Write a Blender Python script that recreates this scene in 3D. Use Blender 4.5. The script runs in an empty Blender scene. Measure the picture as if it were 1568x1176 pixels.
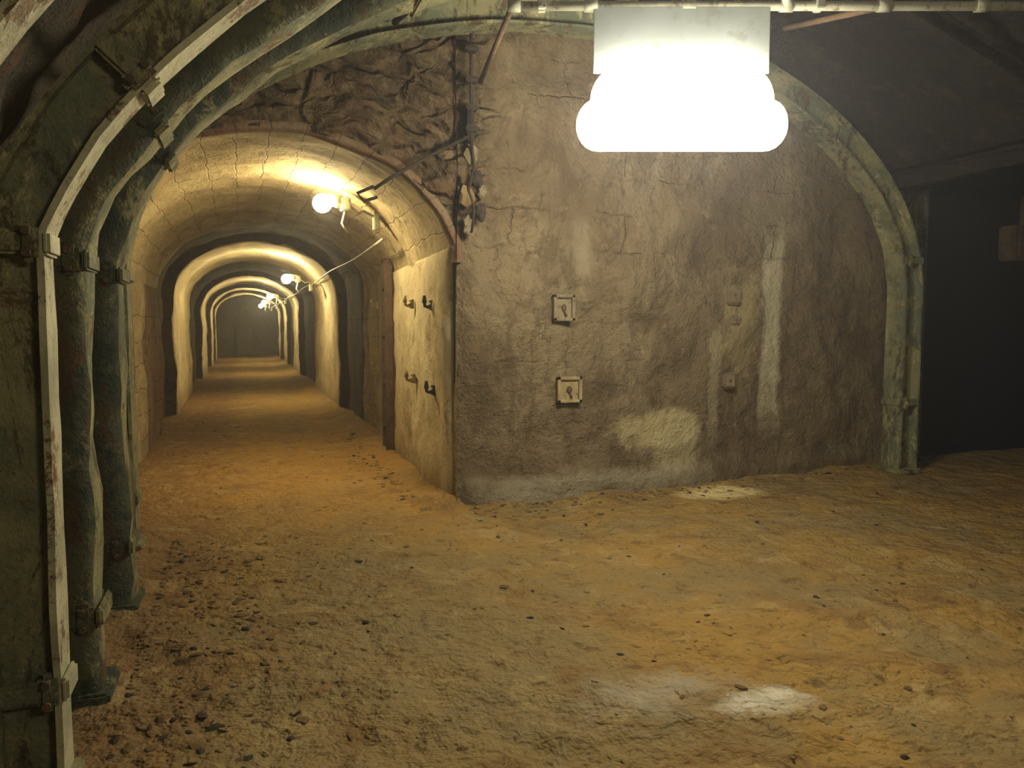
import bpy, bmesh, math, random
from mathutils import Vector, noise, Matrix
random.seed(7)
scene = bpy.context.scene
scene.view_settings.view_transform = 'Standard'

# ---------------------------------------------------------------- materials
class NT:
    def __init__(s, name):
        s.m = bpy.data.materials.new(name); s.m.use_nodes = True
        s.t = s.m.node_tree; s.n = s.t.nodes; s.l = s.t.links
        s.b = s.n['Principled BSDF']
        s.geo = s.n.new('ShaderNodeNewGeometry'); s.pos = s.geo.outputs['Position']
        sp = s.n.new('ShaderNodeSeparateXYZ'); s.l.new(s.pos, sp.inputs[0])
        s.x, s.y, s.z = sp.outputs
    def setin(s, sock, v):
        if hasattr(v, 'is_output'): s.l.new(v, sock)
        elif isinstance(v, (tuple, list)): sock.default_value = (*v[:3], 1) if len(sock.default_value) == 4 else v
        else: sock.default_value = v
    def math(s, op, a, b=0.0, clamp=False):
        n = s.n.new('ShaderNodeMath'); n.operation = op; n.use_clamp = clamp
        s.setin(n.inputs[0], a); s.setin(n.inputs[1], b); return n.outputs[0]
    def warp(s, amt, scale):
        nn = s.n.new('ShaderNodeTexNoise'); nn.inputs['Scale'].default_value = scale; nn.inputs['Detail'].default_value = 2
        s.l.new(s.pos, nn.inputs['Vector'])
        v = s.n.new('ShaderNodeVectorMath'); v.operation = 'MULTIPLY_ADD'
        s.l.new(nn.outputs['Color'], v.inputs[0]); v.inputs[1].default_value = (amt,)*3; s.l.new(s.pos, v.inputs[2])
        return v.outputs[0]
    def noise(s, scale, detail=3, rough=.6, dist=0, stretch=None):
        n = s.n.new('ShaderNodeTexNoise'); n.inputs['Scale'].default_value = scale
        n.inputs['Detail'].default_value = detail; n.inputs['Roughness'].default_value = rough
        n.inputs['Distortion'].default_value = dist
        p = s.pos
        if stretch:
            mp = s.n.new('ShaderNodeMapping'); mp.inputs['Scale'].default_value = stretch
            s.l.new(s.pos, mp.inputs[0]); p = mp.outputs[0]
        s.l.new(p, n.inputs['Vector']); return n.outputs['Fac']
    def vor(s, scale, feature='F1', stretch=None, src=None, out=0):
        n = s.n.new('ShaderNodeTexVoronoi'); n.feature = feature; n.inputs['Scale'].default_value = scale
        p = src or s.pos
        if stretch:
            mp = s.n.new('ShaderNodeMapping'); mp.inputs['Scale'].default_value = stretch
            s.l.new(p, mp.inputs[0]); p = mp.outputs[0]
        s.l.new(p, n.inputs['Vector']); return n.outputs[out]
    def ramp(s, v, a, b, lo=0., hi=1.):
        n = s.n.new('ShaderNodeMapRange'); n.interpolation_type = 'SMOOTHSTEP'
        s.setin(n.inputs['Value'], v); n.inputs['From Min'].default_value = a; n.inputs['From Max'].default_value = b
        n.inputs['To Min'].default_value = lo; n.inputs['To Max'].default_value = hi
        return n.outputs[0]
    def mix(s, f, a, b):
        n = s.n.new('ShaderNodeMix'); n.data_type = 'RGBA'
        s.setin(n.inputs[0], f); s.setin(n.inputs[6], a); s.setin(n.inputs[7], b); return n.outputs[2]
    def wn(s):
        if not hasattr(s, '_wn'): s._wn = s.math('SUBTRACT', s.noise(4.0, 5, .7), .5)
        return s._wn
    def box(s, ax, az, cx, cz, hx, hz, soft=.35, wob=.5):
        dx = s.math('DIVIDE', s.math('ABSOLUTE', s.math('SUBTRACT', ax, cx)), hx)
        dz = s.math('DIVIDE', s.math('ABSOLUTE', s.math('SUBTRACT', az, cz)), hz)
        d = s.math('MAXIMUM', dx, dz)
        if wob: d = s.math('ADD', d, s.math('MULTIPLY', s.wn(), wob*2))
        return s.ramp(d, 1.0+soft*.5, 1.0-soft)
    def ell(s, ax, az, cx, cz, hx, hz, soft=.6, wob=.8):
        dx = s.math('DIVIDE', s.math('SUBTRACT', ax, cx), hx); dz = s.math('DIVIDE', s.math('SUBTRACT', az, cz), hz)
        d = s.math('SQRT', s.math('ADD', s.math('MULTIPLY', dx, dx), s.math('MULTIPLY', dz, dz)))
        d = s.math('ADD', d, s.math('MULTIPLY', s.wn(), wob*2))
        return s.ramp(d, 1.0+soft*.5, 1.0-soft)
    def bump(s, h, strength=.5, dist=.02):
        n = s.n.new('ShaderNodeBump'); n.inputs['Strength'].default_value = strength; n.inputs['Distance'].default_value = dist
        s.l.new(h, n.inputs['Height']); s.l.new(n.outputs[0], s.b.inputs['Normal'])
    def fin(s, col, rough=.9, metal=0.):
        s.setin(s.b.inputs['Base Color'], col); s.setin(s.b.inputs['Roughness'], rough); s.b.inputs['Metallic'].default_value = metal
        s.b.inputs['Specular IOR Level'].default_value = .2
        return s.m

def patchy(name, c1, c2, c3, s1=1.2, s2=5, rough=.9, bs=.5, bd=.02, stretch=None):
    k = NT(name)
    c = k.mix(k.ramp(k.noise(s1, stretch=stretch), .35, .65), c1, c2)
    c = k.mix(k.ramp(k.noise(s2, 5, .7, stretch=stretch), .52, .68), c, c3)
    k.bump(k.noise(s2*2, 5, .75), bs, bd)
    return k.fin(c, rough)

# floor dirt
k = NT('dirt_floor')
ochre=(.35,.215,.062); grey=(.255,.19,.092); rust=(.22,.125,.05); pale=(.41,.305,.145); dark=(.12,.078,.038)
c = k.mix(k.ramp(k.noise(1.1, 6, .7, .3), .36, .64), ochre, grey)
c = k.mix(k.math('MULTIPLY', k.ell(k.x, k.y, .75, 3.9, 1.2, 2.4, .8, .5), .75), c, (.24,.19,.10))
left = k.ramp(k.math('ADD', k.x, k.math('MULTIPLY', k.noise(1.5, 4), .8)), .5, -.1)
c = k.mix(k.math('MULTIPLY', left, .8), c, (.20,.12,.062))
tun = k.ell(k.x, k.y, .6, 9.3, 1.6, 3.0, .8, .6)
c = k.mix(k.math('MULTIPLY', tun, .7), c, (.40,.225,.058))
c = k.mix(k.ramp(k.noise(2.6, 5, .7, .8), .53, .67, 0, .65), c, pale)
c = k.mix(k.ramp(k.noise(1.9, 5, .7, 1.0), .51, .64, 0, .7), c, rust)
n7 = k.noise(6, 5, .75, .3)
c = k.mix(k.ramp(n7, .55, .67, 0, .7), c, dark)
c = k.mix(k.ramp(n7, .42, .32, 0, .4), c, (.46,.36,.19))
c = k.mix(k.ramp(k.noise(20, 3, .6), .61, .69, 0, .7), c, dark)
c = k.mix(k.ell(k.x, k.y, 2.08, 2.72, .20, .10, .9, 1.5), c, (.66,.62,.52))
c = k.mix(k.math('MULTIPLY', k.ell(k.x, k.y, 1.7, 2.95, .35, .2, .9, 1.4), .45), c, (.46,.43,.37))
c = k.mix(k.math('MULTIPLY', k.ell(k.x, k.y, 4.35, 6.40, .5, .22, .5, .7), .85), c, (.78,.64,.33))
h = k.math('ADD', k.math('MULTIPLY', k.noise(4.5, 4, .6), 3), k.math('MULTIPLY', k.noise(18, 3, .6), .6))
k.bump(h, 1.0, .032)
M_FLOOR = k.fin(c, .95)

# end wall
k = NT('stained_masonry_wall')
c = k.mix(k.ramp(k.noise(.9, 6, .7, .4), .38, .62), (.175,.128,.077), (.25,.195,.12))
cb = k.n.new('ShaderNodeCombineXYZ')
wv = k.noise(2.4, 4, .7)
k.l.new(k.math('ADD', k.x, k.math('MULTIPLY', wv, .30)), cb.inputs[0]); k.l.new(k.math('ADD', k.z, k.math('MULTIPLY', wv, .16)), cb.inputs[1])
br = k.n.new('ShaderNodeTexBrick'); br.inputs['Scale'].default_value = 1.0; br.inputs['Mortar Size'].default_value = .016; br.inputs['Mortar Smooth'].default_value = 1.0
br.inputs['Row Height'].default_value = .34; br.inputs['Brick Width'].default_value = .6
k.l.new(cb.outputs[0], br.inputs['Vector'])
upz = k.ramp(k.z, 1.6, 2.6, .2, .8)
blk = k.math('MULTIPLY', k.math('MULTIPLY', br.outputs['Fac'], k.ramp(k.noise(1.6, 5, .7), .48, .62)), upz)
c = k.mix(k.math('MULTIPLY', blk, .3), c, (.08,.057,.032))
c = k.mix(k.ramp(k.noise(3.1, 6, .8, .8, (1,1,.45)), .47, .61, 0, .72), c, (.115,.082,.048))
c = k.mix(k.ramp(k.noise(2.2, 7, .85, .5), .54, .66, 0, .5), c, (.37,.30,.18))
c = k.mix(k.ramp(k.noise(1.5, 7, .8, .9, (1.5,1,.4)), .53, .65, 0, .65), c, (.18,.118,.06))
c = k.mix(k.ramp(k.noise(8, 5, .85, .3), .57, .65, 0, .55), c, (.075,.053,.032))
c = k.mix(k.math('MULTIPLY', k.box(k.x, k.z, 5.24, 1.6, .12, .98, .5, .5), .85), c, (.58,.53,.38))
c = k.mix(k.math('MULTIPLY', k.box(k.x, k.z, 3.0, 2.33, .09, .3, .5, .5), .2), c, (.5,.46,.32))
c = k.mix(k.math('MULTIPLY', k.box(k.x, k.z, 4.5, 1.0, .08, .6, .5, .7), .5), c, (.5,.45,.3))
c = k.mix(k.math('MULTIPLY', k.box(k.x, k.z, 3.1, .10, 1.35, .15, .5, .6), .6), c, (.42,.38,.28))
c = k.mix(k.math('MULTIPLY', k.ell(k.x, k.z, 3.85, .60, .52, .20, .4, .8), .8), c, (.54,.46,.26))
c = k.mix(k.math('MULTIPLY', k.ell(k.x, k.z, 4.1, .42, .3, .25, .4, .8), .55), c, (.56,.50,.31))
c = k.mix(k.math('MULTIPLY', k.ell(k.x, k.z, 4.85, 1.6, .26, .6, .6, .9), .5), c, (.50,.41,.21))
ms = k.math('MULTIPLY', k.ramp(k.math('ADD', k.z, k.math('MULTIPLY', k.noise(2.5), .8)), 2.7, 3.1), k.ramp(k.math('ADD', k.x, k.math('MULTIPLY', k.noise(3), .6)), 2.6, 2.1))
wp2 = k.warp(.5, 2.2)
sv2 = k.vor(3.4, 'DISTANCE_TO_EDGE', (.8,.3,1.7), wp2)
st = k.mix(k.ramp(k.noise(2.6, 6, .85), .3, .7), (.05,.037,.023), (.21,.148,.085))
st = k.mix(k.ramp(k.noise(1.7, 4), .5, .62, 0, .5), st, (.15,.08,.048))
st = k.mix(k.ramp(k.noise(5, 6, .85), .54, .64, 0, .7), st, (.25,.195,.125))
st = k.mix(k.ramp(sv2, .07, .0, 0, .4), st, (.045,.034,.022))
c = k.mix(ms, c, st)
h = k.math('ADD', k.noise(14, 5, .8), k.math('MULTIPLY', k.noise(3, 5, .7), 3))
h = k.math('SUBTRACT', h, k.math('MULTIPLY', blk, .6))
h = k.math('ADD', h, k.math('MULTIPLY', k.math('MULTIPLY', ms, k.ramp(sv2, 0, .2)), 1.8))
k.bump(h, 1.0, .045)
M_WALL = k.fin(c, .92)

def masonry(name, ca, cb, mortar, blotch, lo=.0):
    k = NT(name)
    mp = k.n.new('ShaderNodeCombineXYZ')
    ang = k.math('ARCTAN2', k.math('SUBTRACT', k.z, 1.9), k.math('SUBTRACT', k.x, .3))
    up = k.ramp(k.z, 2.0, 2.2)
    around = k.math('ADD', k.math('MULTIPLY', up, k.math('MULTIPLY', ang, 1.45)), k.math('MULTIPLY', k.math('SUBTRACT', 1., up), k.z))
    nn = k.noise(2.4, 2)
    around = k.math('ADD', around, k.math('MULTIPLY', nn, .14))
    yy = k.math('ADD', k.y, k.math('MULTIPLY', nn, .2))
    k.l.new(yy, mp.inputs[0]); k.l.new(around, mp.inputs[1])
    br = k.n.new('ShaderNodeTexBrick'); br.inputs['Scale'].default_value = 1.0
    br.inputs['Mortar Size'].default_value = .009; br.inputs['Mortar Smooth'].default_value = .7
    br.inputs['Row Height'].default_value = .30; br.inputs['Brick Width'].default_value = 1.1
    k.setin(br.inputs['Color1'], ca); k.setin(br.inputs['Color2'], cb); k.setin(br.inputs['Mortar'], mortar)
    k.l.new(mp.outputs[0], br.inputs['Vector'])
    c = k.mix(k.ramp(k.noise(1.4, 6, .75), .42, .6, lo, .9), br.outputs['Color'], blotch)
    c = k.mix(k.ramp(k.noise(3, 6, .85, .5), .52, .64, 0, .75), c, tuple(v*.4 for v in ca))
    h = k.math('ADD', k.math('MULTIPLY', k.noise(9, 5, .75), 2), k.math('MULTIPLY', br.outputs['Fac'], -.8))
    k.bump(h, .7, .03)
    return k.fin(c, .9)
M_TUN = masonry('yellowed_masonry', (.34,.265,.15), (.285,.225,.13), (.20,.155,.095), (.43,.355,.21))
M_TUND = masonry('shaded_masonry', (.085,.064,.042), (.068,.052,.036), (.04,.033,.025), (.11,.085,.055))  # darker masonry copy, shade of the recesses put into its colour
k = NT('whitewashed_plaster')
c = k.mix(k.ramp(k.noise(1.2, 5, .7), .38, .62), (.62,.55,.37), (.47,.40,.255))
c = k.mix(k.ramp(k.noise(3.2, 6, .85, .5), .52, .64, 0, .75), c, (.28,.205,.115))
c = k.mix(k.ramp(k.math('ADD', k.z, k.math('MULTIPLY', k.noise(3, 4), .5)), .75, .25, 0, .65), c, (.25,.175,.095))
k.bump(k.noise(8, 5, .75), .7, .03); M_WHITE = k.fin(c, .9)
M_BRICK = masonry('red_brick', (.20,.115,.07), (.16,.10,.06), (.10,.07,.05), (.24,.17,.11))
M_FAR = patchy('distant_plaster', (.15,.125,.09), (.115,.095,.07), (.19,.16,.11), 1.2, 4)
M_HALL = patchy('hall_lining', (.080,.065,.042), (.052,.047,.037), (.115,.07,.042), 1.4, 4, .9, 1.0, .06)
M_HALLR = patchy('hall_lining_shaded', (.018,.017,.025), (.028,.024,.024), (.048,.038,.028), 1.3, 4, .9, 1.0, .08)  # lining colour darkened to hold the shade on the right side
M_DARK = patchy('shade_dark_concrete', (.009,.009,.026), (.012,.011,.023), (.007,.007,.022), .8, 4)  # near-black navy puts the side gallery's darkness into the colour
k = NT('painted_steel')
c = k.mix(k.ramp(k.noise(1.8, 6, .75), .42, .58), (.145,.165,.115), (.28,.265,.145))
c = k.mix(k.ramp(k.noise(3.5, 6, .85, .5, (1,1,.5)), .53, .64), c, (.42,.385,.21))
c = k.mix(k.ramp(k.noise(2.6, 7, .85, .6, (1,1,.4)), .52, .60, 0, .88), c, (.070,.054,.033))
c = k.mix(k.ramp(k.noise(4, 6, .85, .3), .55, .63, 0, .9), c, (.12,.068,.036))
k.bump(k.noise(9, 5, .75), .8, .03); M_STEEL = k.fin(c, .75)
k = NT('lit_flange_paint')
c = k.mix(k.ramp(k.noise(3, 6, .75), .4, .6), (.52,.50,.35), (.33,.33,.23))
c = k.mix(k.ramp(k.noise(4.5, 6, .85), .54, .62), c, (.15,.09,.05))
k.bump(k.noise(10, 5, .75), .6, .02); M_FLANGE = k.fin(c, .6)  # pale edge paint, with the light it catches added to the colour
k = NT('mossy_green_paint')
c = k.mix(k.ramp(k.noise(2.4, 6, .75), .42, .58), (.042,.055,.046), (.10,.108,.07))
c = k.mix(k.ramp(k.noise(4.5, 6, .85, .5, (1,1,.5)), .55, .64), c, (.25,.23,.13))
c = k.mix(k.ramp(k.noise(3, 6, .85, .3, (1,1,.6)), .52, .61, 0, .88), c, (.095,.056,.032))
k.bump(k.noise(9, 5, .75), .9, .035); M_GREEN = k.fin(c, .8)
M_RUST = patchy('rusty_iron', (.13,.085,.055), (.08,.06,.045), (.2,.12,.07), 4, 14, .8, .6, .01)
M_BLACK = patchy('blackened_iron', (.03,.026,.022), (.045,.038,.03), (.08,.05,.03), 6, 20, .7, .5, .008)
M_METAL = patchy('galvanised_conduit', (.42,.42,.34), (.30,.30,.24), (.17,.14,.10), 4, 15, .4, .3, .005)
M_BLOOM = patchy('lamp_bloom_plate', (.42,.47,.50), (.38,.43,.45), (.34,.37,.37), 3, 9, .8, .2, .004)  # pale sheet standing in for the bloom over the lamp
M_BOX = patchy('box_cream_paint', (.40,.33,.18), (.27,.21,.115), (.14,.09,.05), 6, 14, .7, .5, .008)
M_BOXG = patchy('box_grey_paint', (.23,.19,.12), (.17,.135,.085), (.11,.08,.05), 6, 14, .7, .5, .008)
M_STONE = patchy('rubble_stone', (.11,.073,.037), (.20,.132,.065), (.31,.23,.13), 3, 9, .95, .6, .01)
def emis(name, col, st):
    k = NT(name); k.b.inputs['Emission Color'].default_value = (*col, 1); k.b.inputs['Emission Strength'].default_value = st
    k.b.inputs['Base Color'].default_value = (.9,.9,.9,1); return k.m
M_TUBE = emis('lit_fluorescent_diffuser', (1,.89,.62), 66)
M_TUBE2 = emis('lit_upper_diffuser', (1,.92,.70), 45)
M_TUBEB = emis('lit_fluorescent_diffuser_old', (1,.86,.54), 28)
M_GLOBE = emis('lit_globe', (1,.81,.42), 300)

# ---------------------------------------------------------------- mesh helpers
def finish(bm, name, mats, smooth=False, weld=True):
    if weld: bmesh.ops.remove_doubles(bm, verts=bm.verts, dist=1e-5)
    bmesh.ops.recalc_face_normals(bm, faces=bm.faces)
    me = bpy.data.meshes.new(name); bm.to_mesh(me); bm.free()
    for m in mats: me.materials.append(m)
    if smooth:
        for p in me.polygons: p.use_smooth = True
    o = bpy.data.objects.new(name, me); scene.collection.objects.link(o); return o
def grid(bm, rows, mi=0):
    vs = [[bm.verts.new(p) for p in r] for r in rows]
    for i in range(len(vs)-1):
        for j in range(len(vs[i])-1):
            f = bm.faces.new((vs[i][j], vs[i][j+1], vs[i+1][j+1], vs[i+1][j]))
            f.material_index = mi(i, j) if callable(mi) else mi
            f.smooth = True
def box(bm, c, d, mi=0, rot=None, bev=0):
    r = bmesh.ops.create_cube(bm, size=1)
    M = Matrix.Translation(Vector(c)) @ (rot.to_4x4() if rot else Matrix()) @ Matrix.Diagonal((*d, 1))
    bmesh.ops.transform(bm, matrix=M, verts=r['verts'])
    fs = {f for v in r['verts'] for f in v.link_faces}
    for f in fs: f.material_index = mi
    if bev:
        es = {e for v in r['verts'] for e in v.link_edges}
        rr = bmesh.ops.bevel(bm, geom=list(es), offset=bev, segments=2, affect='EDGES')
        for f in rr['faces']: f.material_index = mi
def cyl(bm, a, b, r, mi=0, seg=12, r2=None):
    a, b = Vector(a), Vector(b); d = b-a
    rr = bmesh.ops.create_cone(bm, cap_ends=True, segments=seg, radius1=r, radius2=r if r2 is None else r2, depth=d.length)
    M = Matrix.Translation((a+b)/2) @ d.to_track_quat('Z', 'Y').to_matrix().to_4x4()
    bmesh.ops.transform(bm, matrix=M, verts=rr['verts'])
    for f in {f for v in rr['verts'] for f in v.link_faces}: f.material_index = mi; f.smooth = len(f.verts) == 4
def ball(bm, c, s, mi=0, sub=2, rot=None):
    rr = bmesh.ops.create_icosphere(bm, subdivisions=sub, radius=1)
    M = Matrix.Translation(Vector(c)) @ (rot.to_4x4() if rot else Matrix()) @ Matrix.Diagonal((*s, 1))
    bmesh.ops.transform(bm, matrix=M, verts=rr['verts'])
    for f in {f for v in rr['verts'] for f in v.link_faces}: f.material_index = mi; f.smooth = True
def chunk(bm, c, s, mi=0):
    rr = bmesh.ops.create_icosphere(bm, subdivisions=2, radius=1)
    o = Vector(c)*7
    for v in rr['verts']:
        v.co = Vector((v.co.x*s[0], v.co.y*s[1], v.co.z*s[2]))*(1+.6*noise.noise(v.co*1.7+o))+Vector(c)
    for f in {f for v in rr['verts'] for f in v.link_faces}: f.material_index = mi
def tube(bm, pts, r, mi=0, seg=8):
    pts = [Vector(p) for p in pts]; rings = []
    for i, p in enumerate(pts):
        t = (pts[min(i+1, len(pts)-1)] - pts[max(i-1, 0)]).normalized()
        u = t.orthogonal().normalized() if i == 0 else (pu - t*pu.dot(t)).normalized()
        pu = u; w = t.cross(u)
        rings.append([bm.verts.new(p + (u*math.cos(a)+w*math.sin(a))*r) for a in [2*math.pi*q/seg for q in range(seg)]])
    for i in range(len(rings)-1):
        for j in range(seg):
            f = bm.faces.new((rings[i][j], rings[i][(j+1)%seg], rings[i+1][(j+1)%seg], rings[i+1][j])); f.material_index = mi; f.smooth = True
    for rg in (rings[0], rings[-1]):
        f = bm.faces.new(rg); f.material_index = mi
def fr(a, b, s):
    n = max(1, int(round((b-a)/s))); return [a+(b-a)*i/n for i in range(n+1)]
def nz(p, s, a): return noise.fractal(Vector(p)*s, 1.0, 2.0, 4)*a

# ---------------------------------------------------------------- floor
rp = random.Random(3)
PR = []   # footprints trodden in the dirt
for i in range(260):
    PR.append((rp.uniform(-.3, 6.8), rp.uniform(1.4, 6.3), rp.uniform(0, math.pi), rp.uniform(.006, .018)))
cells = {}
for p in PR:
    for a in (-1, 0, 1):
        for b in (-1, 0, 1): cells.setdefault((int(p[0]//.4)+a, int(p[1]//.4)+b), []).append(p)
def fz(x, y):
    h = nz((x, y, 0), .7, .030) + nz((x, y, 5), 3.0, .020) + nz((x, y, 9), 9.0, .006)
    for px, py, an, dp in cells.get((int(x//.4), int(y//.4)), ()):
        dx, dy = x-px, y-py
        u = dx*math.cos(an)+dy*math.sin(an); v = -dx*math.sin(an)+dy*math.cos(an)
        r = math.sqrt((u/.14)**2+(v/.055)**2)
        if r < 1.6: h += -dp*max(0, 1-r**3) + dp*.5*math.exp(-((r-1.15)/.2)**2)
    if y < 7: h += .10*math.exp(-((x+.85)/.28)**2)*(0.6+noise.noise(Vector((x*2, y*2, 1))))
    if x > 1.7 and y < 8:
        wy = 6.6+(x-1.75)*.08; h += .045*math.exp(-((y-wy)/.3)**2)*(1+noise.noise(Vector((x*1.7, 3, 1))))
    if y > 6.6 and x < 2.2:
        h += .06*math.exp(-((x-1.7)/.3)**2)*(1+noise.noise(Vector((1, y*1.5, 1))))
    return h
xs = fr(-1.8, 8, .035)+fr(8.3, 18, .4); ys = fr(-4, 1, .15)[:-1]+fr(1, 7.5, .035)[:-1]+fr(7.5, 12, .06)+fr(12.3, 46, .3)
bm = bmesh.new(); grid(bm, [[Vector((x, y, fz(x, y))) for x in xs] for y in ys])
finish(bm, 'floor', [M_FLOOR], weld=False)

# rubble
bm = bmesh.new()
def stone(x, y, s):
    z = fz(x, y); rot = Matrix.Rotation(random.uniform(0, 6.28), 3, 'Z') @ Matrix.Rotation(random.uniform(-.4, .4), 3, 'X')
    rr = bmesh.ops.create_icosphere(bm, subdivisions=1, radius=1)
    mi = random.choice([0, 0, 0, 1, 2, 2, 2])
    ax = random.uniform(1, 1.6)
    for v in rr['verts']:
        v.co *= random.uniform(.65, 1.2); v.co = rot @ Vector((v.co.x*s*ax, v.co.y*s*.8, v.co.z*s*.4)); v.co += Vector((x, y, z+s*.05))
    for f in {f for v in rr['verts'] for f in v.link_faces}: f.material_index = mi
for i in range(1000):
    stone(random.uniform(-.5, 7.0), random.uniform(1.2, 6.3), abs(random.gauss(0, .010))+.004)
for i in range(750):
    stone(max(-.5, random.gauss(-.3, .28)), random.uniform(1.8, 6.3), abs(random.gauss(0, .013))+.005)
for i in range(220):
    x = random.uniform(1.8, 6.5); stone(x, 6.6+(x-1.75)*.08-.16-abs(random.gauss(0, .12)), abs(random.gauss(0, .016))+.007)
for i in range(160):
    stone(random.uniform(-1, 1.5), random.uniform(6.6, 14), abs(random.gauss(0, .010))+.005)
for i in range(110):
    stone(1.5-abs(random.gauss(0, .12)), random.uniform(6.7, 12), abs(random.gauss(0, .018))+.008)
finish(bm, 'scattered_rubble', [M_STONE, M_BLACK, M_FLOOR])

# ---------------------------------------------------------------- end wall with gallery mouth
CX, SP = .30, 2.15
def wy(x): return 6.6+max(0, x-1.75)*.08
def mouth(x, a=1.46, r=1.02):
    d = (x-CX)/a
    return SP + r*math.sqrt(max(0, 1-d*d))
bm = bmesh.new()
cols = []
XL, XR = CX-1.46, CX+1.46
for x in fr(-1.4, XL, .1): cols.append((x, -.1))
th = [math.pi*(1-i/48) for i in range(49)]
for t in th: x = CX+1.46*math.cos(t); cols.append((x, mouth(x)))
for x in fr(XR, 7.35, .05): cols.append((x, -.1))
rows = []
for x, zb in cols:
    r = []
    for q in range(111):
        z = zb+(4.9-zb)*q/110
        edge = min(1, abs(x-XR)/.15) if z < 2.3 else 1
        rough = 1+2.6*max(0, min(1, (z-2.5)/.4))*max(0, min(1, (2.4-x)/.4))
        y = wy(x) + nz((x, 0, z), 1.1, .08)*edge + nz((x, 3, z), 4.5, .028)*edge*rough + nz((x, 7, z), 12, .009)*rough
        if abs(x-XR) < .10 and z < 2.4: y += .055*(1-abs(x-XR)/.10)
        zt = .22+.06*noise.noise(Vector((x*1.5, 0, 4)))
        if x > XR: y -= .08*edge*max(0, min(1, (zt-z)/.14+.5))
        r.append(Vector((x, y, z)))
    rows.append(r)
grid(bm, rows)
finish(bm, 'wall_end', [M_WALL])

# ---------------------------------------------------------------- narrow gallery
RIBS = ((15.4, 20.5), (26, 29.5), (33.5, 36), (39, 41))
ysT = [(y, .05, 0) for y in fr(6.6, 13.0, .09)] + [(y, .24, 1) for y in fr(13.001, 15.39, .2)]
prev = 15.4
for a, b in RIBS:
    if a > prev: ysT += [(y, .26, 1) for y in fr(prev+.001, a-.001, .35)]
    ysT += [(y, 0, 2) for y in fr(a, b, .35)]; prev = b
ysT += [(y, .26, 1) for y in fr(prev+.001, 45, .4)]
rows = []; tags = []
for y, o, tg in ysT:
    r = []
    xl = -1.16-o*.7; xr = 1.76+o*.6
    if y < 13.0005: xr = 1.76+(y-6.6)*.03; xl = -1.16
    cr = 1.02+o*.5 if y > 7 else 1.02
    cx = (xl+xr)/2; a = (xr-xl)/2
    pts = [(xl, -.1+(SP+.1)*i/16) for i in range(16)]
    pts += [(cx-a*math.cos(math.pi*i/36), SP+cr*math.sin(math.pi*i/36)) for i in range(37)]
    pts += [(xr, SP-(SP+.1)*i/16) for i in range(1, 17)]
    for (x, z) in pts:
        amp = min(1, (y-6.6)/.4)
        n = nz((x, y, z), 1.4, .05)*amp+nz((x, y, z), 6, .018)*amp
        d = Vector((cx-x, 0, 1.2-z)).normalized()
        r.append(Vector((x, y, z))+d*n)
    rows.append(r); tags.append((tg, y))
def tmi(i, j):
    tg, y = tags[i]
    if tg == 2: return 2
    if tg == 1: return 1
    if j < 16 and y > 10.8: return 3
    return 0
bm = bmesh.new(); grid(bm, rows, tmi)
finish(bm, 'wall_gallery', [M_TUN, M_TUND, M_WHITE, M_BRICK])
bm = bmesh.new(); grid(bm, [[Vector((x, 44.9+nz((x, 0, z), 1, .05), z)) for x in fr(-1.9, 2.3, .2)] for z in fr(-.1, 3.8, .2)])
finish(bm, 'wall_gallery_far', [M_FAR])
bm = bmesh.new()
box(bm, (.35, 44.72, 1.05), (1.0, .1, 2.0), 0, bev=.01)
for sx in (-.22, .92): box(bm, (sx, 44.68, 1.08), (.12, .18, 2.16), 0, bev=.01)
box(bm, (.35, 44.68, 2.16), (1.26, .18, .12), 0, bev=.01)
for z in (.5, 1.6): box(bm, (.35, 44.65, z), (.9, .04, .08), 0)
cyl(bm, (.72, 44.55, 1.0), (.72, 44.7, 1.0), .04, 1)
finish(bm, 'door_1', [M_FAR, M_BLACK])

bm = bmesh.new()
rows = []
for y in fr(6.72, 9.72, .07):
    xf = 1.70+(y-6.6)*.03
    r = [Vector((xf+.3, y, -.05))]
    for z in fr(-.05, 2.26, .07):
        r.append(Vector((xf + nz((1, y, z), 1.6, .03)+nz((2, y, z), 6, .014) + .05*max(0, 1-(y-6.72)/.12)**2, y, z)))
    r += [Vector((xf+.03, y, 2.29)), Vector((xf+.3, y, 2.31))]
    rows.append(r)
grid(bm, rows)
for rr in (rows[0], rows[-1]):
    bm.faces.new([bm.verts.new(p) for p in rr])
finish(bm, 'trim_1', [M_WHITE])
bm = bmesh.new()
box(bm, (1.75, 9.84, 1.2), (.10, .03, 2.5), 0, bev=.004)
box(bm, (1.75, 10.08, 1.2), (.10, .03, 2.5), 0, bev=.004)
box(bm, (1.78, 9.96, 1.2), (.03, .24, 2.5), 0, bev=.004)
for z in (.35, .9, 1.5, 2.1): box(bm, (1.73, 9.96, z), (.05, .22, .05), 0)
finish(bm, 'steel_channel_post', [M_RUST])

def hook(y, z, x, dark):
    bm = bmesh.new()
    box(bm, (x-.012, y, z), (.03, .07, .10), 0, bev=.006)
    tube(bm, [(x-.02, y, z), (x-.06, y, z-.02), (x-.085, y, z-.01), (x-.09, y, z+.03)], .016, 0)
    cyl(bm, (x-.09, y, z+.02), (x-.09, y, z+.09), .024, 0, r2=.014)
    for dz in (-.035, .035): cyl(bm, (x-.02, y+.02, z+dz), (x-.04, y+.02, z+dz), .009, 0, 6)
    finish(bm, 'wall_hinge_hook', [M_BLACK if dark else M_BOX])
for y, z, d in ((7.26, 1.80, 1), (8.35, 1.84, 0), (7.2, 1.0, 1), (8.3, 1.04, 0)):
    hook(y, z, 1.70+(y-6.6)*.03, d)
for y, z in ((11.4, 1.9), (11.4, 1.0)): hook(y, z, 1.87, 0)

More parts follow.
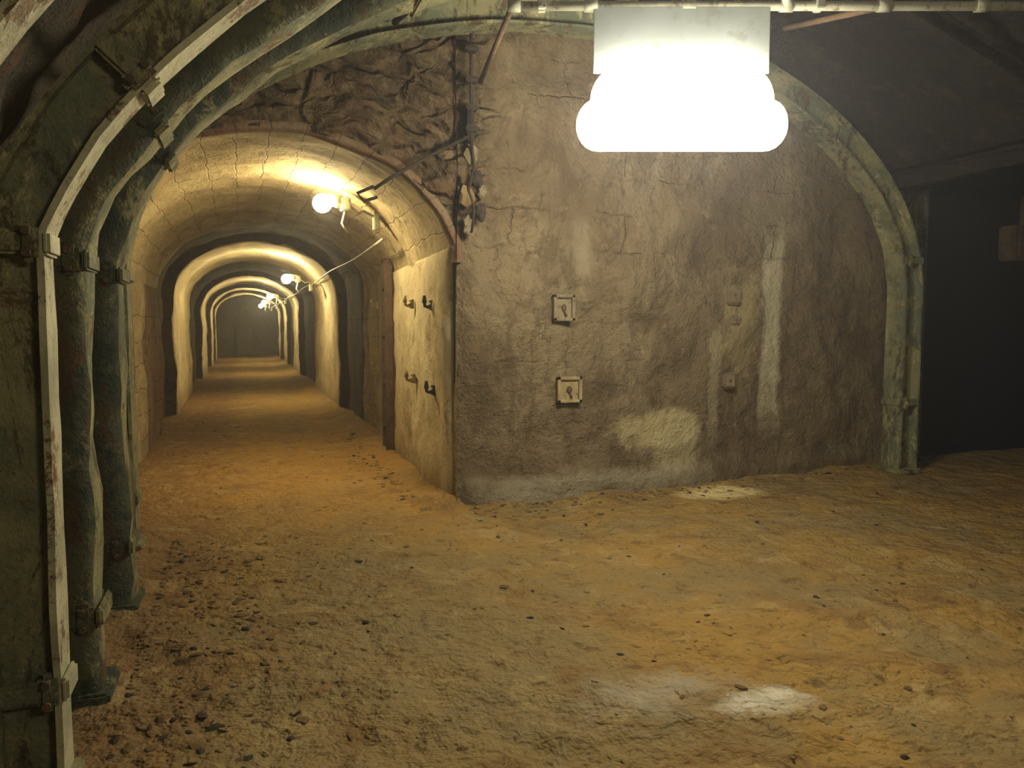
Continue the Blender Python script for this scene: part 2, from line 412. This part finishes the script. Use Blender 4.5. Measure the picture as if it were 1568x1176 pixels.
# ---------------------------------------------------------------- hall lining
def hx0(y): return -.90-.065*(max(y, 0)-3) if y > 0 else -.72
def hp(y): return 1.5+.5*min(1, max(0, (y-3)/3.1))
def arc(x0, x1, sp, rise, p, n):
    cx = (x0+x1)/2; a = (x1-x0)/2; out = []
    for i in range(n+1):
        t = math.pi*i/n; c, s = math.cos(t), math.sin(t)
        out.append((cx-a*math.copysign(abs(c)**(2/p), c), sp+rise*abs(s)**(2/p)))
    return out
rowsA = []; rowsW = []
YH = fr(-4, 7.05, .13)
for y in YH:
    x0 = hx0(y); A = arc(x0-.06, 7.1, 1.9, 2.66, hp(y), 72)
    pts = A if y < 2.5 else [q for q in A if q[0] < 4 or q[1] > 3.15]
    L = [0]
    for i in range(1, len(pts)): L.append(L[-1]+math.dist(pts[i-1], pts[i]))
    rs = []
    for q in range(81):
        s = L[-1]*q/80; i = max(1, next((k for k, v in enumerate(L) if v >= s-1e-9), len(L)-1))
        f = (s-L[i-1])/max(1e-9, L[i]-L[i-1]); rs.append((pts[i-1][0]+(pts[i][0]-pts[i-1][0])*f, pts[i-1][1]+(pts[i][1]-pts[i-1][1])*f))
    r = []
    for x, z in rs:
        d = Vector((3.1-x, 0, 1.8-z)).normalized(); r.append(Vector((x, y, z))+d*(nz((x, y, z), 1.5, .06)+nz((x, y, z), 4, .045)-.03))
    rowsA.append(r)
    rowsW.append([Vector((x0-.06+nz((0, y, z), 2, .04)-.02, y, z)) for z in fr(-.1, 1.92, .12)])
bm = bmesh.new()
i0 = next(i for i, y in enumerate(YH) if y >= 2.5)
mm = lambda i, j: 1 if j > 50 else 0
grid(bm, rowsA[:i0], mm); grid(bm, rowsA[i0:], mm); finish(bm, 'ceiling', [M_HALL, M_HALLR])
bm = bmesh.new(); grid(bm, rowsW); finish(bm, 'wall_left', [M_HALL])
bm = bmesh.new(); grid(bm, [[Vector((7.1, y, z)) for z in (-.1, 1, 1.95, 3.2)] for y in fr(-4, 2.5, .5)]); finish(bm, 'wall_right', [M_HALL])
bm = bmesh.new(); grid(bm, [[Vector((x, -3.95, z)) for z in fr(-.1, 4.8, .5)] for x in fr(-1.5, 7.3, .5)]); finish(bm, 'wall_rear', [M_HALL])
bm = bmesh.new()
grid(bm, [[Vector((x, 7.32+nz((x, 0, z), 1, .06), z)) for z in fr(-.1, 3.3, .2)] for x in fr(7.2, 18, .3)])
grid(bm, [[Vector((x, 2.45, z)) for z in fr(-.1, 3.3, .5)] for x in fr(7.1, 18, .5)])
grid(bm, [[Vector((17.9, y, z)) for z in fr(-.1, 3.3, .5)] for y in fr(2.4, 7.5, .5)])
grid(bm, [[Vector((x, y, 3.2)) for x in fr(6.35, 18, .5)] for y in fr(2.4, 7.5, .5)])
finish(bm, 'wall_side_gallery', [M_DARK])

# ---------------------------------------------------------------- arch ribs
def section(dep, fl):
    w = .03; f = .022
    return [(0, -fl), (0, fl), (f, fl), (f, w), (dep-f, w), (dep-f, fl), (dep, fl), (dep, -fl), (dep-f, -fl), (dep-f, -w), (f, -w), (f, -fl)]
def hat(dep, fl):
    c = dep*.28
    return [(0, -fl), (0, fl), (dep-c, fl), (dep-c*.35, fl*.93), (dep-c*.05, fl*.72), (dep, fl*.4), (dep, -fl*.4), (dep-c*.05, -fl*.72), (dep-c*.35, -fl*.93), (dep-c, -fl)]
def sweep(bm, path, sec, lit, wob=.0):
    rings = []; n = len(path)
    for i, p in enumerate(path):
        t = (path[min(i+1, n-1)]-path[max(i-1, 0)]); t.y = 0; t.normalize()
        b = Vector((0, 1, 0)); nn = b.cross(t)
        rings.append([bm.verts.new(p+nn*s+b*q+(nn*(nz(p+b*q, 2.5, wob))+b*nz(p+nn*s, 3, wob))*(1 if s > 0 else 0)) for s, q in sec])
    m = len(sec)
    for i in range(n-1):
        for j in range(m):
            f = bm.faces.new((rings[i][j], rings[i][(j+1)%m], rings[i+1][(j+1)%m], rings[i+1][j]))
            f.material_index = 1 if j in lit else 0
            if m == 10: f.smooth = True
    for rg in (rings[0], rings[-1]): bm.faces.new(rg)
def collar(bm, p, t, dep, fl):
    t = Vector(t).normalized(); b = Vector((0, 1, 0)); nn = b.cross(t)
    R = Matrix((nn, b, t)).transposed()
    c = Vector(p)+nn*dep*.5
    for sg in (-1, 1):
        box(bm, c+b*sg*(fl*.98), (dep*.9, .035, .08), 0, R, .012)
        box(bm, c+nn*dep*.30+b*sg*fl, (dep*.3, .05, .13), 0, R, .018)
        for v in (-.035, .035): cyl(bm, c+nn*dep*.3+b*sg*fl+t*v, c+nn*dep*.3+b*sg*(fl+.04)+t*v, .014, 2, 6)
    box(bm, Vector(p)+nn*(dep+.008), (.028, fl*2.2, .08), 1, R, .01)
def rib(y, x0, x1, sp, rise, p, dep=.18, fl=.065, skew=0, lowj=.38, half=True, shape='I', mats=None):
    Y = lambda x: y+(x-x0)*skew
    path = [Vector((x0, Y(x0), z)) for z in fr(-.04, sp-.05, .12)]
    A = arc(x0, x1, sp, rise, p, 64)
    if half: A = A[:34]
    path += [Vector((x, Y(x), z)) for x, z in A]
    if not half: path += [Vector((x1, Y(x1), z)) for z in reversed(fr(-.04, sp-.05, .12))]
    bm = bmesh.new()
    if shape == 'I': sweep(bm, path, section(dep, fl), (5, 6, 7), .008)
    else: sweep(bm, path, hat(dep, fl), (4, 5, 6), .028)
    collar(bm, (x0, Y(x0), sp), (0, 0, 1), dep, fl); collar(bm, (x0, Y(x0), lowj), (0, 0, 1), dep, fl)
    if not half:
        collar(bm, (x1, Y(x1), sp+.35), (0, 0, -1), dep, fl); collar(bm, (x1, Y(x1), lowj+.4), (0, 0, -1), dep, fl)
    for fx in ((8, 20) if half else (14,)):
        q = Vector((A[fx][0], Y(A[fx][0]), A[fx][1])); q2 = Vector((A[fx+1][0], Y(A[fx+1][0]), A[fx+1][1]))
        tt = q2-q; tt.y = 0; collar(bm, q, tt, dep, fl)
    box(bm, (x0+dep*.5, Y(x0), .03), (dep*1.3, fl*2.6, .06), 0, bev=.012)
    if not half: box(bm, (x1-dep*.5, Y(x1), .03), (dep*1.3, fl*2.6, .06), 0, bev=.012)
    finish(bm, 'steel_arch_rib', mats or [M_STEEL, M_FLANGE, M_RUST])
G = [M_GREEN, M_STEEL, M_RUST]
rib(-1.2, -.62, 6.85, 1.87, 2.4, 1.5)
rib(.6, -.66, 6.85, 1.87, 2.4, 1.5)
rib(1.9, -.78, 6.85, 1.87, 2.4, 1.5)
rib(2.98, -.80, 6.85, 1.87, 2.4, 1.5, .20, .075)
rib(3.72, -.86, 6.9, 1.87, 2.4, 1.6, .26, .12, shape='H', mats=G)
rib(4.85, -.90, 6.9, 1.88, 2.38, 1.8, .28, .14, shape='H', mats=G)
rib(6.14, -.98, 6.93, 1.95, 2.42, 2.0, .24, .13, skew=.070, half=False, mats=[M_STEEL, M_STEEL, M_RUST])
bm = bmesh.new()
box(bm, (3.1, 1.2, 4.43), (.16, 10.2, .02), 0); box(bm, (3.1, 1.2, 4.31), (.16, 10.2, .02), 0); box(bm, (3.1, 1.2, 4.37), (.02, 10.2, .12), 0)
finish(bm, 'ceiling_girder', [M_RUST])
bm = bmesh.new()
def beam(a, b, w, h):
    a, b = Vector(a), Vector(b); d = (b-a).normalized(); s = d.cross(Vector((0, 0, 1))).normalized(); u = s.cross(d)
    R = Matrix((d, s, u)).transposed(); L = (b-a).length
    box(bm, (a+b)/2+u*h/2, (L, w, .02), 0, R); box(bm, (a+b)/2-u*h/2, (L, w, .02), 0, R); box(bm, (a+b)/2, (L, .02, h), 0, R)
beam((4.3, 4.6, 4.02), (6.55, 4.6, 3.27), .10, .12)
beam((6.6, 2.5, 3.12), (6.6, 6.7, 3.12), .12, .14)
finish(bm, 'roof_struts', [M_HALLR])
bm = bmesh.new()
box(bm, (9.0, 7.1, 2.6), (.5, .22, .42), 0, bev=.02); box(bm, (9.0, 6.97, 2.6), (.4, .03, .32), 0, bev=.01)
cyl(bm, (9.0, 7.1, 2.8), (9.0, 7.1, 3.18), .03, 0)
finish(bm, 'distribution_box', [M_RUST])
bm = bmesh.new()
for q in (9, 15, 22):
    pts = []
    for y, x0, x1, rs, p in ((2.98, -.80, 6.85, 2.4, 1.5), (3.72, -.86, 6.9, 2.4, 1.6), (4.85, -.9, 6.9, 2.38, 1.8), (6.18, -.98, 6.93, 2.42, 2.0)):
        x, z = arc(x0, x1, 1.87, rs, p, 64)[q]; d = Vector((3-x, 0, 1.8-z)).normalized()*.09
        pts.append(Vector((x, y, z))+d)
    for a, b in zip(pts[:-1], pts[1:]):
        cyl(bm, a, b, .025, 0, 8)
finish(bm, 'rib_spacer_rods', [M_RUST])

bm = bmesh.new()
sweep(bm, [Vector((7.32, 7.0, z)) for z in fr(0, 3.15, .4)][::-1], section(.24, .10), (5, 6, 7))
box(bm, (7.2, 7.0, .04), (.36, .3, .06), 0, bev=.006)
box(bm, (7.2, 7.0, 3.14), (.36, .3, .05), 0, bev=.006)
finish(bm, 'steel_column', [M_GREEN, M_GREEN])

bm = bmesh.new()
rows = []
for i in range(49):
    t = math.pi*i/48
    c, s = math.cos(t), math.sin(t)
    rr = []
    wv = .03*noise.noise(Vector((c*4, s*4, 2)))
    for (da, dy) in ((-.015, .12), (-.015, -.01), (.0, -.02), (.05, -.02), (.06, .03)):
        rr.append(Vector((CX-(1.46+da+wv)*c, 6.6+dy, SP+(1.02+da+wv)*s)))
    rows.append(rr)
grid(bm, rows); finish(bm, 'trim_2', [M_BRICK])

# ---------------------------------------------------------------- lamps
Rv = Vector((.9455, -.3256, 0)); Fv = Vector((.3256, .9455, 0)); Z = Vector((0, 0, 1))
RM = Matrix((Rv, Fv, Z)).transposed()
def fluoro(LC, hang, ma, mb, bloom_plate=True):
    bm = bmesh.new()
    def capsule(c, half, rz, ry, mi, n=28, seg=24, rc=None):
        rc = rc or rz; rings = []
        for i in range(n+1):
            t = -math.cos(math.pi*i/n); pos = t*half; e = half-abs(pos)
            kf = math.sqrt(max(.0009, 1-max(0, (rc-e)/rc)**2))
            rings.append([bm.verts.new(c+Rv*pos+(Fv*math.cos(a)*ry*kf+Z*math.copysign(abs(math.sin(a))**.8, math.sin(a))*rz*kf)) for a in [2*math.pi*j/seg for j in range(seg)]])
        for i in range(n):
            for j in range(seg):
                f = bm.faces.new((rings[i][j], rings[i][(j+1)%seg], rings[i+1][(j+1)%seg], rings[i+1][j])); f.smooth = True; f.material_index = mi
        for rg in (rings[0], rings[-1]): bm.faces.new(rg).material_index = mi
    capsule(LC-Z*.03, .645, .155, .12, 0, rc=.13)
    capsule(LC+Z*.11, .56, .20, .10, 1, rc=.16)
    if bloom_plate: box(bm, LC+Fv*.04+Z*.49, (1.08, .012, .40), 3, RM, .004)  # added sheet, catches tube light in place of bloom
    for s in (-.34, .34):
        box(bm, LC+Rv*s+Fv*.056+Z*(hang*.5+.14), (.04, .018, hang-.26), 2, RM)
    return finish(bm, 'fluorescent_lamp', [ma, mb, M_METAL, M_BLOOM])
LC = Vector((2.58, 4.30, 2.86))
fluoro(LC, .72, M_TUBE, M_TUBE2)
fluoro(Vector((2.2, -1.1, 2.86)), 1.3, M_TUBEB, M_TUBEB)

bm = bmesh.new()
P0 = Vector((1.60, 4.70, 3.56))
cyl(bm, P0, P0+Rv*4.35, .028, 0, 12)
for s in (.03, .5, 1.1, 1.7, 2.3, 2.9, 3.5, 4.1): cyl(bm, P0+Rv*(s-.04), P0+Rv*(s+.04), .036, 0, 12)
for s in (.2, 1.9, 3.3):
    box(bm, P0+Rv*s+Z*.02, (.05, .09, .09), 0, RM, .005)
    cyl(bm, P0+Rv*s, P0+Rv*s+Z*(.62 if s < 3 else .25), .012, 0, 8)
cyl(bm, P0+Rv*1.72-Z*.01, P0+Rv*1.36-Fv*.75-Z*.02, .028, 0, 8)
cyl(bm, P0+Rv*2.3, P0+Rv*2.0+Fv*.9+Z*.2, .022, 1, 8)
cyl(bm, P0+Rv*.02, P0-Rv*.22+Fv*1.1-Z*.12, .02, 1, 8)
finish(bm, 'ceiling_conduit', [M_METAL, M_RUST])

def glamp(c, wx):
    c = Vector(c); bm = bmesh.new()
    ball(bm, c, (.10, .13, .10), 0, 3)
    cyl(bm, c+Vector((.06, 0, .05)), c+Vector((.20, .02, .02)), .055, 1, 16, .075)
    box(bm, c+Vector((.24, .02, .0)), (.10, .16, .14), 1, bev=.012)
    tube(bm, [c+Vector((.28, .02, 0)), c+Vector((.38, .03, -.08)), c+Vector((.45, .1, -.05)), (wx, c.y+.15, c.z-.12)], .014, 1)
    tube(bm, [c+Vector((.24, .02, -.06)), c+Vector((.2, 0, -.2)), c+Vector((.26, 0, -.3))], .012, 1)
    box(bm, (wx-.03, c.y+.15, c.z-.14), (.06, .16, .2), 1, bev=.008)
    finish(bm, 'bulkhead_lamp', [M_GLOBE, M_METAL])
glamp((.84, 8.6, 2.90), 1.46)
for y in (17.3, 27.6, 34.8, 40.5): glamp((.92, y, 2.60), 1.46)
bm = bmesh.new()
tube(bm, [(1.50, y, 2.55+.02*math.sin(y)) for y in fr(8.7, 44, .8)], .015, 0)
finish(bm, 'cable_conduit', [M_METAL])

bm = bmesh.new()
cyl(bm, (1.86, 6.45, 4.2), (1.86, 6.45, 3.1), .014, 0, 8)
for z in (3.9, 3.65, 3.42, 3.25):
    box(bm, (1.86, 6.45, z), (.10, .08, .05), 0, bev=.008); cyl(bm, (1.80, 6.42, z), (1.92, 6.42, z), .014, 0, 8)
tube(bm, [(1.86, 6.45, 3.2), (1.5, 6.42, 3.0), (1.2, 6.4, 2.82), (1.03, 6.4, 2.70)], .014, 0)
tube(bm, [(1.03, 6.4, 2.72), (.9, 6.4, 2.66), (.95, 6.4, 2.6), (1.06, 6.42, 2.64)], .014, 0)
tube(bm, [(1.86, 6.45, 3.15), (1.89, 6.47, 2.95), (1.85, 6.5, 2.75), (1.90, 6.5, 2.6), (1.88, 6.52, 2.4)], .013, 0)
for p, s, mi in (((1.88, 6.52, 3.05), .06, 1), ((1.93, 6.53, 2.86), .05, 0), ((1.84, 6.54, 2.7), .07, 2), ((1.97, 6.54, 2.58), .05, 0), ((1.86, 6.55, 2.46), .06, 1), ((1.98, 6.54, 2.75), .04, 1)):
    chunk(bm, p, (s, s*.7, s*1.5), mi)
box(bm, (1.86, 6.53, 3.3), (.06, .16, .3), 0, bev=.008)
finish(bm, 'iron_hanger_bracket', [M_BLACK, M_BOXG, M_STONE])

def jbox(x, z, w, h, inner):
    y = wy(x)-.055; bm = bmesh.new()
    t = .03
    box(bm, (x-w/2+t/2, y, z), (t, .06, h), 0, bev=.005); box(bm, (x+w/2-t/2, y, z), (t, .06, h), 0, bev=.005)
    box(bm, (x, y, z+h/2-t/2), (w, .06, t), 0, bev=.005); box(bm, (x, y, z-h/2+t/2), (w, .06, t), 0, bev=.005)
    box(bm, (x, y+.015, z), (w*.9, .03, h*.9), 0)
    ball(bm, (x, y-.008, z), (w*.12, .02, h*.14), 1, 2); cyl(bm, (x, y, z-.02), (x+.02, y-.03, z-h*.3), .010, 1, 8)
    finish(bm, 'junction_box', [inner, M_RUST])
jbox(2.78, 1.77, .21, .24, M_BOXG); jbox(2.84, 1.02, .24, .24, M_BOX)
bm = bmesh.new()
for x, z, w, h in ((4.72, 1.92, .16, .2), (4.74, 1.66, .12, .1), (4.68, 1.05, .14, .16)):
    box(bm, (x, wy(x)-.02, z), (w, .07, h), 0, bev=.02)
    cyl(bm, (x, wy(x)-.06, z), (x, wy(x), z), .018, 1, 10)
finish(bm, 'wall_anchor_plates', [M_BOXG, M_RUST])

# ---------------------------------------------------------------- camera
cam = bpy.data.cameras.new('camera'); co = bpy.data.objects.new('camera', cam); scene.collection.objects.link(co)
cam.sensor_width = 36; cam.lens = 27.55; cam.clip_start = .05
co.location = (0, 0, 1.6); co.rotation_euler = (math.radians(90-4.2), 0, math.radians(-19))
scene.camera = co
# dusty underground air
w = bpy.data.worlds.new('world'); scene.world = w; w.use_nodes = True
nt = w.node_tree
nt.nodes['Background'].inputs[0].default_value = (.01, .012, .02, 1); nt.nodes['Background'].inputs[1].default_value = .3
vs = nt.nodes.new('ShaderNodeVolumeScatter'); vs.inputs['Density'].default_value = .006; vs.inputs['Anisotropy'].default_value = .6
vs.inputs['Color'].default_value = (.85, .87, 1, 1)
nt.links.new(vs.outputs[0], nt.nodes['World Output'].inputs['Volume'])
